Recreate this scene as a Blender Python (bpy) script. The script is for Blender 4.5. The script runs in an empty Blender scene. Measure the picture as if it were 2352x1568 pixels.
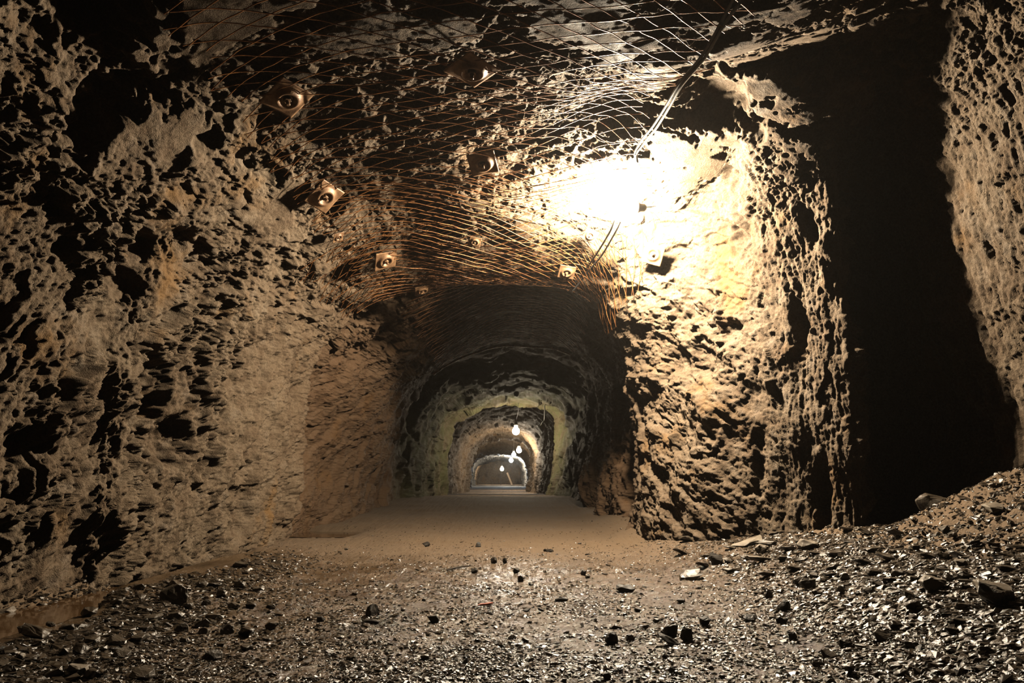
import bpy, bmesh, math, random
import numpy as np
from mathutils import Vector, Matrix
from mathutils.bvhtree import BVHTree

random.seed(7)
RNG = np.random.default_rng(11)
SC = bpy.context.scene
COL = SC.collection
W, H, FPX, PITCH, EYE = 2352, 1568, 1600.0, math.radians(11.35), 0.5
CP, SP = math.cos(PITCH), math.sin(PITCH)

# ---------------------------------------------------------------- picture <-> place
def ray(px, py):
    a, b = (px - W/2)/FPX, (H/2 - py)/FPX
    return np.array([a, CP - b*SP, SP + b*CP])
def at_y(px, py, y):
    d = ray(px, py); return d*(y/d[1]) + np.array([0, 0, EYE])
def at_z(px, py, z):
    d = ray(px, py); return d*((z-EYE)/d[2]) + np.array([0, 0, EYE])
def project(P):
    X, Y, Z = P[..., 0], P[..., 1], P[..., 2]-EYE
    dep = Y*CP + Z*SP
    up = -Y*SP + Z*CP
    dd = np.maximum(dep, .15)
    return W/2 + FPX*X/dd, H/2 - FPX*up/dd, dep

# ---------------------------------------------------------------- noise
M32 = np.uint32
def ihash(x, y, z, seed):
    h = (x.astype(np.uint32)*M32(0x8da6b343)) ^ (y.astype(np.uint32)*M32(0xd8163841)) ^ (z.astype(np.uint32)*M32(0xcb1ab31f))
    h = h + M32((seed*0x9E3779B1) & 0xffffffff)
    h ^= h >> M32(15); h *= M32(0x2c1b3c6d); h ^= h >> M32(12); h *= M32(0x297a2d39); h ^= h >> M32(15)
    return h
_g = np.random.default_rng(5).normal(size=(256, 3)); _g /= np.linalg.norm(_g, axis=1)[:, None]
GT = _g.astype(np.float32)
CH = 60000
def _chunk(f):
    def g(p, *a, **k):
        p = np.asarray(p, np.float32)
        sh = p.shape[:-1]; q = p.reshape(-1, 3)
        outs = [f(q[i:i+CH], *a, **k) for i in range(0, len(q), CH)]
        if isinstance(outs[0], tuple):
            return tuple(np.concatenate([o[j] for o in outs]).reshape(sh) for j in range(len(outs[0])))
        return np.concatenate(outs).reshape(sh)
    return g
@_chunk
def perlin(p, seed=0):
    f0 = np.floor(p); i = f0.astype(np.int32); f = p - f0
    u = f*f*f*(f*(f*6-15)+10)
    out = 0
    for dx in (0, 1):
        wx = u[:, 0] if dx else 1-u[:, 0]
        for dy in (0, 1):
            wy = u[:, 1] if dy else 1-u[:, 1]
            for dz in (0, 1):
                wz = u[:, 2] if dz else 1-u[:, 2]
                g = GT[ihash(i[:, 0]+dx, i[:, 1]+dy, i[:, 2]+dz, seed) & M32(255)]
                dot = g[:, 0]*(f[:, 0]-dx)+g[:, 1]*(f[:, 1]-dy)+g[:, 2]*(f[:, 2]-dz)
                out = out + wx*wy*wz*dot
    return out*1.5
def fbm(p, oct=4, seed=0, gain=.5, lac=2.03):
    a, s = 1.0, 0
    p = np.asarray(p, np.float32)
    for k in range(oct):
        s = s + a*perlin(p, seed+k); a *= gain; p = p*lac
    return s
def ridged(p, oct=4, seed=0, gain=.5):
    a, s = 1.0, 0
    p = np.asarray(p, np.float32)
    for k in range(oct):
        s = s + a*(1-np.abs(perlin(p, seed+k))*2.0); a *= gain; p = p*2.07
    return s
@_chunk
def worley(p, seed=0, bias=(0, 0, 0)):
    """F1, F2, and a tilted plane value of the nearest cell: (jump in -1..1, slope term)"""
    f0 = np.floor(p); i = f0.astype(np.int32); f = (p-f0)
    n = len(p)
    b1 = np.full(n, 9., np.float32); b2 = np.full(n, 9., np.float32)
    bh = np.zeros(n, np.uint32); bd = np.zeros((n, 3), np.float32)
    for dx in (-1, 0, 1):
        for dy in (-1, 0, 1):
            for dz in (-1, 0, 1):
                h = ihash(i[:, 0]+dx, i[:, 1]+dy, i[:, 2]+dz, seed)
                jx = (h & M32(1023)).astype(np.float32)/1023*.9+.05+dx-f[:, 0]
                jy = ((h >> M32(10)) & M32(1023)).astype(np.float32)/1023*.9+.05+dy-f[:, 1]
                jz = ((h >> M32(20)) & M32(1023)).astype(np.float32)/1023*.9+.05+dz-f[:, 2]
                d = jx*jx+jy*jy+jz*jz
                m = d < b1
                b2 = np.where(m, b1, np.minimum(b2, d))
                b1 = np.where(m, d, b1); bh = np.where(m, h, bh)
                bd[m, 0] = jx[m]; bd[m, 1] = jy[m]; bd[m, 2] = jz[m]
    hh = bh*M32(0x9E3779B1); hh ^= hh >> M32(13)
    jump = (hh & M32(0xffff)).astype(np.float32)/32767.5-1
    g = GT[(hh >> M32(20)) & M32(255)]
    slope = ((g+np.array(bias, np.float32))*bd).sum(1)
    return np.sqrt(b1), np.sqrt(b2), jump, slope
@_chunk
def blend_cells(p, seed, jump, slope, bias, k):
    """tilted plane per cell, blended over the cell borders; k large = sharp borders"""
    f0 = np.floor(p); i = f0.astype(np.int32); f = (p-f0)
    n = len(p); num = np.zeros(n, np.float32); den = np.full(n, 1e-12, np.float32)
    bx, by, bz = bias
    for dx in (-1, 0, 1):
        for dy in (-1, 0, 1):
            for dz in (-1, 0, 1):
                h = ihash(i[:, 0]+dx, i[:, 1]+dy, i[:, 2]+dz, seed)
                jx = (h & M32(1023)).astype(np.float32)*np.float32(.9/1023)+np.float32(.05+dx)-f[:, 0]
                jy = ((h >> M32(10)) & M32(1023)).astype(np.float32)*np.float32(.9/1023)+np.float32(.05+dy)-f[:, 1]
                jz = ((h >> M32(20)) & M32(1023)).astype(np.float32)*np.float32(.9/1023)+np.float32(.05+dz)-f[:, 2]
                w = np.exp(-k*(jx*jx+jy*jy+jz*jz)).astype(np.float32)
                hh = h*M32(0x9E3779B1); hh ^= hh >> M32(13)
                g = GT[(hh >> M32(20)) & M32(255)]
                val = jump*((hh & M32(0xffff)).astype(np.float32)*np.float32(1/32767.5)-1)+slope*((g[:, 0]+bx)*jx+(g[:, 1]+by)*jy+(g[:, 2]+bz)*jz)
                num += w*val; den += w
    return num/den
def facets(p, seed, jump=.6, slope=1.0, warp=.25, bias=(0, 0, 0), k=26.):
    p = np.asarray(p, np.float32)
    if warp:
        p = p + warp*np.stack([perlin(p*1.7+9.1, seed+50), perlin(p*1.7+3.7, seed+51), perlin(p*1.7-5.2, seed+52)], -1)
    return blend_cells(p.astype(np.float32), seed, jump, slope, bias, k)
def sstep(a, b, x):
    t = np.clip((x-a)/(b-a), 0, 1); return t*t*(3-2*t)

# ---------------------------------------------------------------- meshes
def new_obj(name, mesh, mat=None, parent=None):
    o = bpy.data.objects.new(name, mesh); COL.objects.link(o)
    if mat is not None:
        mesh.materials.clear(); mesh.materials.append(mat)
    if parent is not None: o.parent = parent
    return o
def np_mesh(name, V, F, smooth=True):
    """V (n,3); F (m,k) with k = 3 or 4"""
    me = bpy.data.meshes.new(name)
    V = np.ascontiguousarray(V, np.float32); F = np.ascontiguousarray(F, np.int32)
    m, k = F.shape
    me.vertices.add(len(V)); me.vertices.foreach_set('co', V.ravel())
    me.loops.add(m*k); me.loops.foreach_set('vertex_index', F.ravel())
    me.polygons.add(m); me.polygons.foreach_set('loop_start', np.arange(0, m*k, k, dtype=np.int32))
    me.polygons.foreach_set('use_smooth', np.full(m, smooth, bool))
    me.update(calc_edges=True)
    return me
def grid_faces(nr, nc, flip=False):
    a = np.arange(nr*nc, dtype=np.int32).reshape(nr, nc)
    q = np.stack([a[:-1, :-1], a[:-1, 1:], a[1:, 1:], a[1:, :-1]], -1).reshape(-1, 4)
    return q[:, ::-1] if flip else q
def tube(points, r, n=5, closed=False):
    """vertices and quads of a tube along points; r a number or one per point"""
    P = np.asarray(points, float); m = len(P)
    T = np.gradient(P, axis=0); T /= np.maximum(np.linalg.norm(T, axis=1), 1e-9)[:, None]
    up = np.array([.137, .31, .94])
    A = np.cross(T, up); A /= np.maximum(np.linalg.norm(A, axis=1), 1e-9)[:, None]
    B = np.cross(T, A)
    r = np.broadcast_to(np.asarray(r, float), (m,))
    ang = np.arange(n)/n*2*math.pi
    V = P[:, None, :] + r[:, None, None]*(np.cos(ang)[None, :, None]*A[:, None, :]+np.sin(ang)[None, :, None]*B[:, None, :])
    V = V.reshape(-1, 3)
    idx = np.arange(m*n).reshape(m, n)
    nx = np.roll(idx, -1, axis=1)
    F = np.stack([idx[:-1], nx[:-1], nx[1:], idx[1:]], -1).reshape(-1, 4)
    return V, F
def join_vf(parts):
    Vs, Fs, o = [], [], 0
    for V, F in parts:
        Vs.append(V); Fs.append(F+o); o += len(V)
    return np.concatenate(Vs), np.concatenate(Fs)
def spline(pts, n):
    P = np.asarray(pts, float)
    t = np.concatenate([[0], np.cumsum(np.linalg.norm(np.diff(P, axis=0), axis=1))])
    return pchip(t, P, np.linspace(0, t[-1], n))
def tagit(o, label, cat, group=None, kind=None):
    o['label'] = label; o['category'] = cat; o['kind'] = 'thing'
    if group: o['group'] = group
    if kind: o['kind'] = kind
    return o
def empty(name, loc, label, cat, group=None):
    o = bpy.data.objects.new(name, None); COL.objects.link(o)
    o.location = loc; o.empty_display_size = .05
    return tagit(o, label, cat, group)

def pchip(x, Y, xn):
    """monotone cubic through (x, Y[k, ...]) at xn"""
    x = np.asarray(x, float); Y = np.asarray(Y, float); xn = np.asarray(xn, float)
    sh = Y.shape[1:]; Y = Y.reshape(len(x), -1)
    h = np.diff(x)[:, None]; d = np.diff(Y, axis=0)/h
    m = np.zeros_like(Y)
    if len(x) > 2:
        w1 = 2*h[1:]+h[:-1]; w2 = h[1:]+2*h[:-1]
        same = d[1:]*d[:-1] > 0
        with np.errstate(divide='ignore', invalid='ignore'):
            hm = (w1+w2)/(w1/d[:-1]+w2/d[1:])
        m[1:-1] = np.where(same, hm, 0)
    m[0] = d[0]; m[-1] = d[-1]
    k = np.clip(np.searchsorted(x, xn)-1, 0, len(x)-2)
    hh = h[k, 0]; t = ((xn-x[k])/hh)[:, None]; hh = hh[:, None]
    r = (2*t**3-3*t**2+1)*Y[k]+(t**3-2*t**2+t)*hh*m[k]+(-2*t**3+3*t**2)*Y[k+1]+(t**3-t**2)*hh*m[k+1]
    return r.reshape((len(xn),)+sh)

# ---------------------------------------------------------------- materials
def mat(name):
    m = bpy.data.materials.new(name); m.use_nodes = True
    nt = m.node_tree; b = nt.nodes['Principled BSDF']
    return m, nt, b
def N(nt, t, **kw):
    n = nt.nodes.new(t)
    for k, v in kw.items():
        if k.startswith('i_'): n.inputs[k[2:].replace('_', ' ')].default_value = v
        else: setattr(n, k, v)
    return n
def ramp(nt, src, stops):
    r = nt.nodes.new('ShaderNodeValToRGB'); e = r.color_ramp.elements
    while len(e) < len(stops): e.new(.5)
    for q, (p, c) in zip(e, stops): q.position = p; q.color = (*c, 1)
    nt.links.new(src, r.inputs[0]); return r
def noise(nt, co, scale, detail=4, rough=.55):
    n = N(nt, 'ShaderNodeTexNoise'); n.inputs['Scale'].default_value = scale
    n.inputs['Detail'].default_value = detail; n.inputs['Roughness'].default_value = rough
    nt.links.new(co, n.inputs['Vector']); return n
def mixc(nt, fac, a, b):
    m = N(nt, 'ShaderNodeMix', data_type='RGBA')
    for s, v in ((m.inputs[0], fac), (m.inputs[6], a), (m.inputs[7], b)):
        if hasattr(v, 'is_output'): nt.links.new(v, s)
        elif isinstance(v, tuple): s.default_value = (*v, 1)
        else: s.default_value = v
    return m.outputs[2]
def bump(nt, b, h, strength, dist):
    n = N(nt, 'ShaderNodeBump'); n.inputs['Strength'].default_value = strength; n.inputs['Distance'].default_value = dist
    nt.links.new(h, n.inputs['Height']); nt.links.new(n.outputs[0], b.inputs['Normal'])

def rock_material():
    m, nt, b = mat('rock')
    co = N(nt, 'ShaderNodeNewGeometry').outputs['Position']
    n1 = noise(nt, co, 1.6, 6); n2 = noise(nt, co, 9, 6); n3 = noise(nt, co, 70, 5, .65)
    base = ramp(nt, n1.outputs[0], [(.30, (0.107, 0.067, 0.039)), (.48, (0.169, 0.114, 0.070)), (.66, (0.203, 0.148, 0.097))]).outputs[0]
    det = ramp(nt, n2.outputs[0], [(.33, (0.101, 0.062, 0.037)), (.55, (0.197, 0.137, 0.086)), (.7, (0.236, 0.176, 0.125))]).outputs[0]
    c = mixc(nt, .5, base, det)
    fine = ramp(nt, n3.outputs[0], [(.36, (.62, .60, .56)), (.6, (1, 1, 1))]).outputs[0]
    mul = N(nt, 'ShaderNodeMix', data_type='RGBA', blend_type='MULTIPLY'); mul.inputs[0].default_value = 1
    nt.links.new(c, mul.inputs[6]); nt.links.new(fine, mul.inputs[7]); c = mul.outputs[2]
    # ochre seeps
    n4 = noise(nt, co, 2.3, 5); o = ramp(nt, n4.outputs[0], [(.58, (0, 0, 0)), (.72, (.75, .75, .75))]).outputs[0]
    c = mixc(nt, o, c, (0.191, 0.099, 0.032))
    # greener walls around the second arch, redder rock before it
    sx = N(nt, 'ShaderNodeSeparateXYZ'); nt.links.new(co, sx.inputs[0])
    def band(a0, a1, b0, b1):
        r1 = N(nt, 'ShaderNodeMapRange', interpolation_type='SMOOTHSTEP'); r1.inputs[1].default_value = a0; r1.inputs[2].default_value = a1
        r2 = N(nt, 'ShaderNodeMapRange', interpolation_type='SMOOTHSTEP'); r2.inputs[1].default_value = b0; r2.inputs[2].default_value = b1
        r2.inputs[3].default_value = 1; r2.inputs[4].default_value = 0
        nt.links.new(sx.outputs[1], r1.inputs[0]); nt.links.new(sx.outputs[1], r2.inputs[0])
        mm = N(nt, 'ShaderNodeMath', operation='MULTIPLY'); nt.links.new(r1.outputs[0], mm.inputs[0]); nt.links.new(r2.outputs[0], mm.inputs[1])
        return mm
    red = band(5.4, 6.6, 10.5, 11.5)
    rm = N(nt, 'ShaderNodeMath', operation='MULTIPLY'); nt.links.new(red.outputs[0], rm.inputs[0]); rm.inputs[1].default_value = .55
    c = mixc(nt, rm.outputs[0], c, (0.136, 0.067, 0.030))
    gb = band(10.8, 12.2, 16, 18)
    gn = noise(nt, co, 3.2, 4); gr = ramp(nt, gn.outputs[0], [(.36, (.35, .35, .35)), (.6, (.95, .95, .95))])
    gm = N(nt, 'ShaderNodeMath', operation='MULTIPLY'); nt.links.new(gb.outputs[0], gm.inputs[0]); nt.links.new(gr.outputs[0], gm.inputs[1])
    c = mixc(nt, gm.outputs[0], c, (0.101, 0.096, 0.038))
    nt.links.new(c, b.inputs['Base Color'])
    rr = ramp(nt, n2.outputs[0], [(.35, (.95, .95, .95)), (.7, (.62, .62, .62))]).outputs[0]
    nt.links.new(rr, b.inputs['Roughness'])
    b.inputs['Specular IOR Level'].default_value = .3
    add = N(nt, 'ShaderNodeMath', operation='ADD'); nt.links.new(n3.outputs[0], add.inputs[0])
    n5 = noise(nt, co, 190, 3, .6); nt.links.new(n5.outputs[0], add.inputs[1])
    bump(nt, b, add.outputs[0], .7, .009)
    return m
def wet_material(name, cols, rough, scale, bd, spec=.6, dry=False, fine=12, bs=.5):
    m, nt, b = mat(name)
    co = N(nt, 'ShaderNodeNewGeometry').outputs['Position']
    n1 = noise(nt, co, scale, 5); n2 = noise(nt, co, scale*fine, 4, .6)
    c = ramp(nt, n1.outputs[0], [(.32, cols[0]), (.5, cols[1]), (.7, cols[2])]).outputs[0]
    nt.links.new(c, b.inputs['Base Color'])
    r = ramp(nt, n1.outputs[0], [(.3, (rough[0],)*3), (.7, (rough[1],)*3)]).outputs[0]
    r = r.outputs[0] if hasattr(r, 'outputs') else r
    if dry:                                   # the floor past the gravel is drier sand
        sx = N(nt, 'ShaderNodeSeparateXYZ'); nt.links.new(co, sx.inputs[0])
        mr = N(nt, 'ShaderNodeMapRange', interpolation_type='SMOOTHSTEP'); mr.inputs[1].default_value = 4.0; mr.inputs[2].default_value = 5.6
        nt.links.new(sx.outputs[1], mr.inputs[0]); 
        m2 = N(nt, 'ShaderNodeMapRange', interpolation_type='SMOOTHSTEP'); m2.inputs[1].default_value = 1.45; m2.inputs[2].default_value = 1.8; nt.links.new(sx.outputs[0], m2.inputs[0])
        m3 = N(nt, 'ShaderNodeMapRange', interpolation_type='SMOOTHSTEP'); m3.inputs[1].default_value = -1.8; m3.inputs[2].default_value = -2.0; nt.links.new(sx.outputs[0], m3.inputs[0])
        mx = mr
        for other in (m2, m3):
            q = N(nt, 'ShaderNodeMath', operation='MAXIMUM'); nt.links.new(mx.outputs[0], q.inputs[0]); nt.links.new(other.outputs[0], q.inputs[1]); mx = q
        r = mixc(nt, mx.outputs[0], r, (.9, .9, .9)); c2 = mixc(nt, mx.outputs[0], c, (.135, .08, .037)); nt.links.new(c2, b.inputs['Base Color'])
    nt.links.new(r, b.inputs['Roughness']); b.inputs['Specular IOR Level'].default_value = spec
    bump(nt, b, n2.outputs[0], bs, bd)
    return m
def plain(name, col, rough=.5, metal=0, emit=None, strength=0):
    m, nt, b = mat(name)
    b.inputs['Base Color'].default_value = (*col, 1); b.inputs['Roughness'].default_value = rough; b.inputs['Metallic'].default_value = metal
    if emit:
        b.inputs['Emission Color'].default_value = (*emit, 1); b.inputs['Emission Strength'].default_value = strength
    return m
def rust_material(name, a, bcol, rough=.6, metal=.35):
    m, nt, b = mat(name)
    co = N(nt, 'ShaderNodeNewGeometry').outputs['Position']
    n1 = noise(nt, co, 22, 5)
    c = ramp(nt, n1.outputs[0], [(.35, a), (.68, bcol)]).outputs[0]
    nt.links.new(c, b.inputs['Base Color']); b.inputs['Roughness'].default_value = rough; b.inputs['Metallic'].default_value = metal
    n2 = noise(nt, co, 160, 3); bump(nt, b, n2.outputs[0], .4, .002)
    return m

M_ROCK = rock_material()
M_FLOOR = wet_material('wet_mud', ((.045, .025, .011), (.075, .043, .019), (.11, .066, .032)), (.16, .34), 5, .010, .8, dry=True, fine=24, bs=.85)
M_GRAVEL = wet_material('wet_gravel', ((.025, .017, .01), (.045, .031, .019), (.085, .062, .042)), (.15, .34), 30, .002, 1.0)
M_STONE = wet_material('slate_stone', ((.035, .025, .017), (.065, .048, .032), (.11, .085, .06)), (.22, .5), 14, .003, .6)
M_PALE = wet_material('pale_stone', ((.12, .09, .062), (.19, .15, .11), (.26, .21, .155)), (.35, .65), 14, .003, .5)
M_BACKLIT_DARK = wet_material('backlit_dark_stone', ((.012, .008, .006), (.022, .016, .011), (.035, .026, .018)), (.45, .7), 14, .003, .3)  # near-black puts the track stones' backlit shade into their colour; the twig shares it
M_WIRE = rust_material('rusty_wire', (.10, .035, .012), (.36, .15, .045), .5, .3)
M_PLATE = rust_material('rusty_plate', (.13, .065, .032), (.30, .17, .085), .5, .25)
M_CABLE = plain('pale_cable', (.72, .69, .64), .32)
M_BLACK = plain('black_cable', (.03, .028, .026), .5)
M_TIE = plain('yellow_tie', (.45, .27, .08), .5)
M_SOCKET = plain('lamp_socket', (.6, .56, .5), .4)

# ---------------------------------------------------------------- the tunnel's shape
# one station per row: 13 points left foot .. crown .. right foot; a point is (x, z) or (x, y, z)
ST = []
def st(y, pts): ST.append([(p[0], y, p[1]) if len(p) == 2 else p for p in pts])
Lnear = [(-2.35, -.25), (-2.32, .45), (-2.36, 1.1), (-2.2, 1.8), (-1.75, 2.35)]
NR = [(1.95, 2.66), (2.3, 2.27), (2.42, 1.6), (2.66, .85), (2.62, -.2)]
st(-2.2, Lnear+[(-.95, 2.58), (0, 2.55), (.9, 2.6)]+NR)
st(0.8, Lnear+[(-.95, 2.58), (0, 2.55), (.9, 2.6)]+NR)
st(2.2, [(-2.35, -.25), (-2.3, .45), (-2.33, 1.1), (-2.15, 1.75), (-1.72, 2.3), (-1.0, 2.46), (0, 2.44), (.9, 2.46)]+NR)
Lm = [(-2.3, -.25), (-2.25, .45), (-2.27, 1.1), (-2.1, 1.72), (-1.62, 2.28)]
st(2.9, Lm+[(-1.0, 2.48), (0, 2.46), (.8, 2.47), (1.85, 2.7, 2.66), (2.3, 3.05, 2.25), (2.42, 3.1, 1.6), (2.66, 3.1, .85), (2.62, 3.1, -.2)])
Lm = [(-2.25, -.25), (-2.2, .45), (-2.2, 1.1), (-2.02, 1.72), (-1.52, 2.28)]
st(3.2, Lm+[(-.98, 2.47), (0, 2.50), (.75, 2.60), (1.82, 2.95, 2.68), (2.33, 3.65, 2.2), (2.47, 3.7, 1.5), (2.68, 3.7, .75), (2.62, 3.7, -.2)])
Lm = [(-2.2, -.25), (-2.16, .45), (-2.15, 1.1), (-1.97, 1.72), (-1.45, 2.29)]
st(3.42, Lm+[(-.95, 2.46), (0, 2.53), (.72, 2.70), (1.76, 3.1, 2.70), (2.25, 4.45, 2.2), (2.42, 4.75, 1.5), (2.46, 4.75, .75), (2.5, 4.75, -.2)])
st(3.6, Lm+[(-.95, 2.45), (0, 2.54), (.72, 2.75), (1.64, 3.25, 2.68), (1.96, 3.98, 2.22), (2.03, 4.17, 1.5), (2.05, 4.22, .75), (2.08, 4.3, -.2)])
Lm = [(-2.13, -.25), (-2.08, .45), (-2.07, 1.1), (-1.9, 1.7), (-1.4, 2.28)]
st(3.8, Lm+[(-.92, 2.45), (0, 2.54), (.72, 2.75), (1.44, 3.42, 2.60), (1.89, 3.8, 2.22), (1.95, 3.98, 1.5), (1.965, 4.03, .8), (2.0, 4.12, -.1)])
st(4.0, Lm+[(-.92, 2.44), (0, 2.52), (.72, 2.67), (1.36, 3.8, 2.58), (1.62, 4.2, 2.12), (1.71, 4.36, 1.42), (1.64, 4.38, .75), (1.52, 4.42, -.1)])
st(4.28, [(-2.06, -.2), (-2.02, .45), (-2.0, 1.1), (-1.83, 1.7), (-1.34, 2.25), (-.9, 2.42), (0, 2.475), (.7, 2.56), (1.40, 4.35, 2.57), (1.48, 4.68, 2.08), (1.48, 4.72, 1.38), (1.33, 4.74, .72), (1.2, 4.8, -.1)])
st(4.6, [(-1.98, -.15), (-1.95, .5), (-1.92, 1.1), (-1.75, 1.68), (-1.28, 2.2), (-.85, 2.36), (0, 2.44), (.62, 2.57), (1.22, 4.8, 2.47), (1.28, 5.0, 1.97), (1.30, 5.05, 1.3), (1.18, 5.05, .7), (1.06, 5.1, -.1)])
st(5.0, [(-1.9, -.1), (-1.88, .5), (-1.83, 1.1), (-1.7, 1.68), (-1.18, 2.15), (-.8, 2.26), (0, 2.30), (.5, 2.35), (.88, 5.15, 2.17), (1.03, 5.25, 1.8), (1.12, 5.35, 1.3), (1.10, 5.3, .72), (1.0, 5.4, -.1)])
st(5.6, [(-1.84, -.1), (-1.82, .5), (-1.77, 1.1), (-1.62, 1.65), (-1.02, 2.10), (-.68, 2.17), (0, 2.19), (.45, 2.15), (.74, 5.8, 2.05), (.86, 5.9, 1.75), (1.0, 5.95, 1.36), (1.06, 5.95, .85), (1.0, 6.0, -.1)])
st(5.85, [(-1.79, -.1), (-1.77, .5), (-1.74, 1.1), (-1.62, 1.65), (-1.0, 2.12), (-.62, 2.22), (0, 2.45), (.45, 2.42), (.9, 6.15, 2.15), (1.15, 6.2, 1.7), (1.22, 6.25, 1.25), (1.22, 6.3, .85), (1.14, 6.4, 0)])
st(6.08, [(-2.05, -.05), (-2.06, .5), (-2.0, 1.1), (-1.7, 1.62), (-1.0, 2.1), (-.58, 2.28), (0, 2.48), (.5, 2.45), (.98, 6.6, 2.15), (1.2, 6.7, 1.7), (1.2, 6.7, 1.2), (1.12, 6.8, .75), (1.04, 7.0, .05)])
st(8.2, [(-1.82, 0), (-1.8, .5), (-1.62, 1.1), (-1.3, 1.66), (-.88, 2.03), (-.5, 2.28), (0, 2.46), (.6, 2.42), (.98, 8.2, 2.12), (1.2, 8.3, 1.65), (1.14, 8.3, 1.15), (1.06, 8.4, .65), (1.0, 8.6, .05)])
st(11.4, [(-1.85, .0), (-1.85, .6), (-1.78, 1.2), (-1.64, 1.75), (-1.32, 2.2), (-.75, 2.46), (-.1, 2.53), (.5, 2.51), (1.0, 2.4), (1.32, 1.95), (1.18, 1.3), (1.06, .9), (1.0, .1)])
st(12.2, [(-1.68, .1), (-1.66, .6), (-1.57, 1.2), (-1.46, 1.66), (-1.24, 1.98), (-.75, 2.19), (-.15, 2.26), (.5, 2.25), (.9, 2.17), (1.19, 1.84), (1.18, 1.3), (1.08, .9), (.97, .1)])
st(15.0, [(-1.42, .1), (-1.45, .6), (-1.40, 1.2), (-1.28, 1.6), (-1.0, 1.86), (-.6, 2.03), (-.1, 2.09), (.5, 2.07), (.86, 1.98), (1.0, 1.75), (.95, 1.3), (.86, .8), (.74, .15)])
st(16.0, [(-1.8, .1), (-1.85, .6), (-1.85, 1.3), (-1.7, 1.9), (-1.4, 2.25), (-.7, 2.5), (-.1, 2.6), (.5, 2.55), (.95, 2.3), (1.2, 1.9), (1.2, 1.3), (1.1, .8), (1.0, .15)])
st(20.0, [(-1.95, .1), (-2.0, .6), (-1.95, 1.3), (-1.8, 1.9), (-1.5, 2.3), (-.8, 2.6), (-.2, 2.7), (.4, 2.65), (.9, 2.4), (1.15, 2.0), (1.15, 1.4), (1.1, .9), (1.0, .15)])
st(24.5, [(-1.78, .05), (-1.78, .6), (-1.75, 1.2), (-1.6, 1.75), (-1.3, 2.1), (-.8, 2.28), (-.3, 2.33), (.2, 2.26), (.55, 2.1), (.84, 1.75), (.9, 1.2), (.85, .7), (.78, .1)])
st(28.0, [(-1.72, .05), (-1.72, .6), (-1.65, 1.2), (-1.5, 1.65), (-1.2, 1.95), (-.8, 2.12), (-.3, 2.17), (.15, 2.1), (.5, 1.95), (.72, 1.6), (.75, 1.2), (.72, .7), (.62, .1)])
st(29.5, [(-2.0, .05), (-2.05, .6), (-2.0, 1.2), (-1.85, 1.75), (-1.5, 2.2), (-.9, 2.45), (-.4, 2.5), (.2, 2.45), (.6, 2.2), (.9, 1.8), (.95, 1.2), (.9, .7), (.85, .1)])
st(36.0, [(-2.05, .1), (-2.05, .5), (-2.0, 1.0), (-1.85, 1.45), (-1.5, 1.75), (-1.0, 1.88), (-.5, 1.9), (.05, 1.86), (.4, 1.75), (.7, 1.45), (.8, 1.0), (.8, .5), (.75, .15)])
st(38.0, [(-2.4, .1), (-2.4, .5), (-2.4, 1.0), (-2.2, 1.6), (-1.8, 2.0), (-1.2, 2.2), (-.6, 2.3), (0, 2.2), (.5, 2.0), (.85, 1.6), (.95, 1.0), (.95, .5), (.9, .15)])
st(43.0, [(-2.5, .1), (-2.55, .5), (-2.5, 1.0), (-2.35, 1.5), (-1.9, 1.85), (-1.3, 2.02), (-.7, 2.06), (0, 2.0), (.45, 1.85), (.75, 1.5), (.85, 1.0), (.86, .55), (.8, .15)])
st(48.0, [(-2.5, .1), (-2.55, .5), (-2.5, 1.0), (-2.35, 1.4), (-1.9, 1.72), (-1.3, 1.87), (-.7, 1.9), (-.1, 1.85), (.3, 1.7), (.6, 1.4), (.7, 1.0), (.72, .55), (.66, .15)])
st(50.0, [(-2.9, .1), (-2.9, .5), (-2.9, 1.0), (-2.7, 1.6), (-2.2, 2.1), (-1.5, 2.4), (-.8, 2.5), (0, 2.4), (.6, 2.1), (.95, 1.6), (1.05, 1.0), (1.05, .5), (1.0, .15)])
st(63.0, [(-3.0, .1), (-3.0, .5), (-2.9, 1.0), (-2.7, 1.6), (-2.2, 2.1), (-1.5, 2.4), (-.8, 2.5), (0, 2.4), (.6, 2.1), (.95, 1.6), (1.05, 1.0), (1.05, .5), (1.0, .15)])
NET = np.array(ST, float)                     # stations x 13 x 3
NS = len(NET)
def surf(v, i):
    """base surface at every (v, i) of two 1-D arrays -> (len v, len i, 3)"""
    A = pchip(np.arange(NS), NET, v)          # nv x 13 x 3
    B = pchip(np.arange(13), A.transpose(1, 0, 2), i)
    return B.transpose(1, 0, 2)
def surf_normals(P):
    du = np.gradient(P, axis=0); dv = np.gradient(P, axis=1)
    n = np.cross(du, dv); n /= np.maximum(np.linalg.norm(n, axis=2), 1e-9)[..., None]
    return n
# make normals point into the tunnel
_v = np.linspace(0, NS-1, 700); _i = np.linspace(0, 12, 90)
BASE = surf(_v, _i); BN = surf_normals(BASE)
_c = BASE.mean(axis=1, keepdims=True)
SGN = 1.0 if (((_c-BASE)*BN).sum(2)).mean() > 0 else -1.0
_F = grid_faces(*BASE.shape[:2])
BVH = BVHTree.FromPolygons([tuple(p) for p in BASE.reshape(-1, 3)], [tuple(q) for q in _F])
_in = (_v >= 1)
def hit(px, py):
    d = Vector(ray(px, py)).normalized()
    loc, nor, idx, dist = BVH.ray_cast(Vector((0, 0, EYE)), d)
    if loc is None: return Vector(at_y(px, py, 5)), Vector((0, 0, -1))
    if nor.dot(d) > 0: nor = -nor
    return loc, nor

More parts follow.
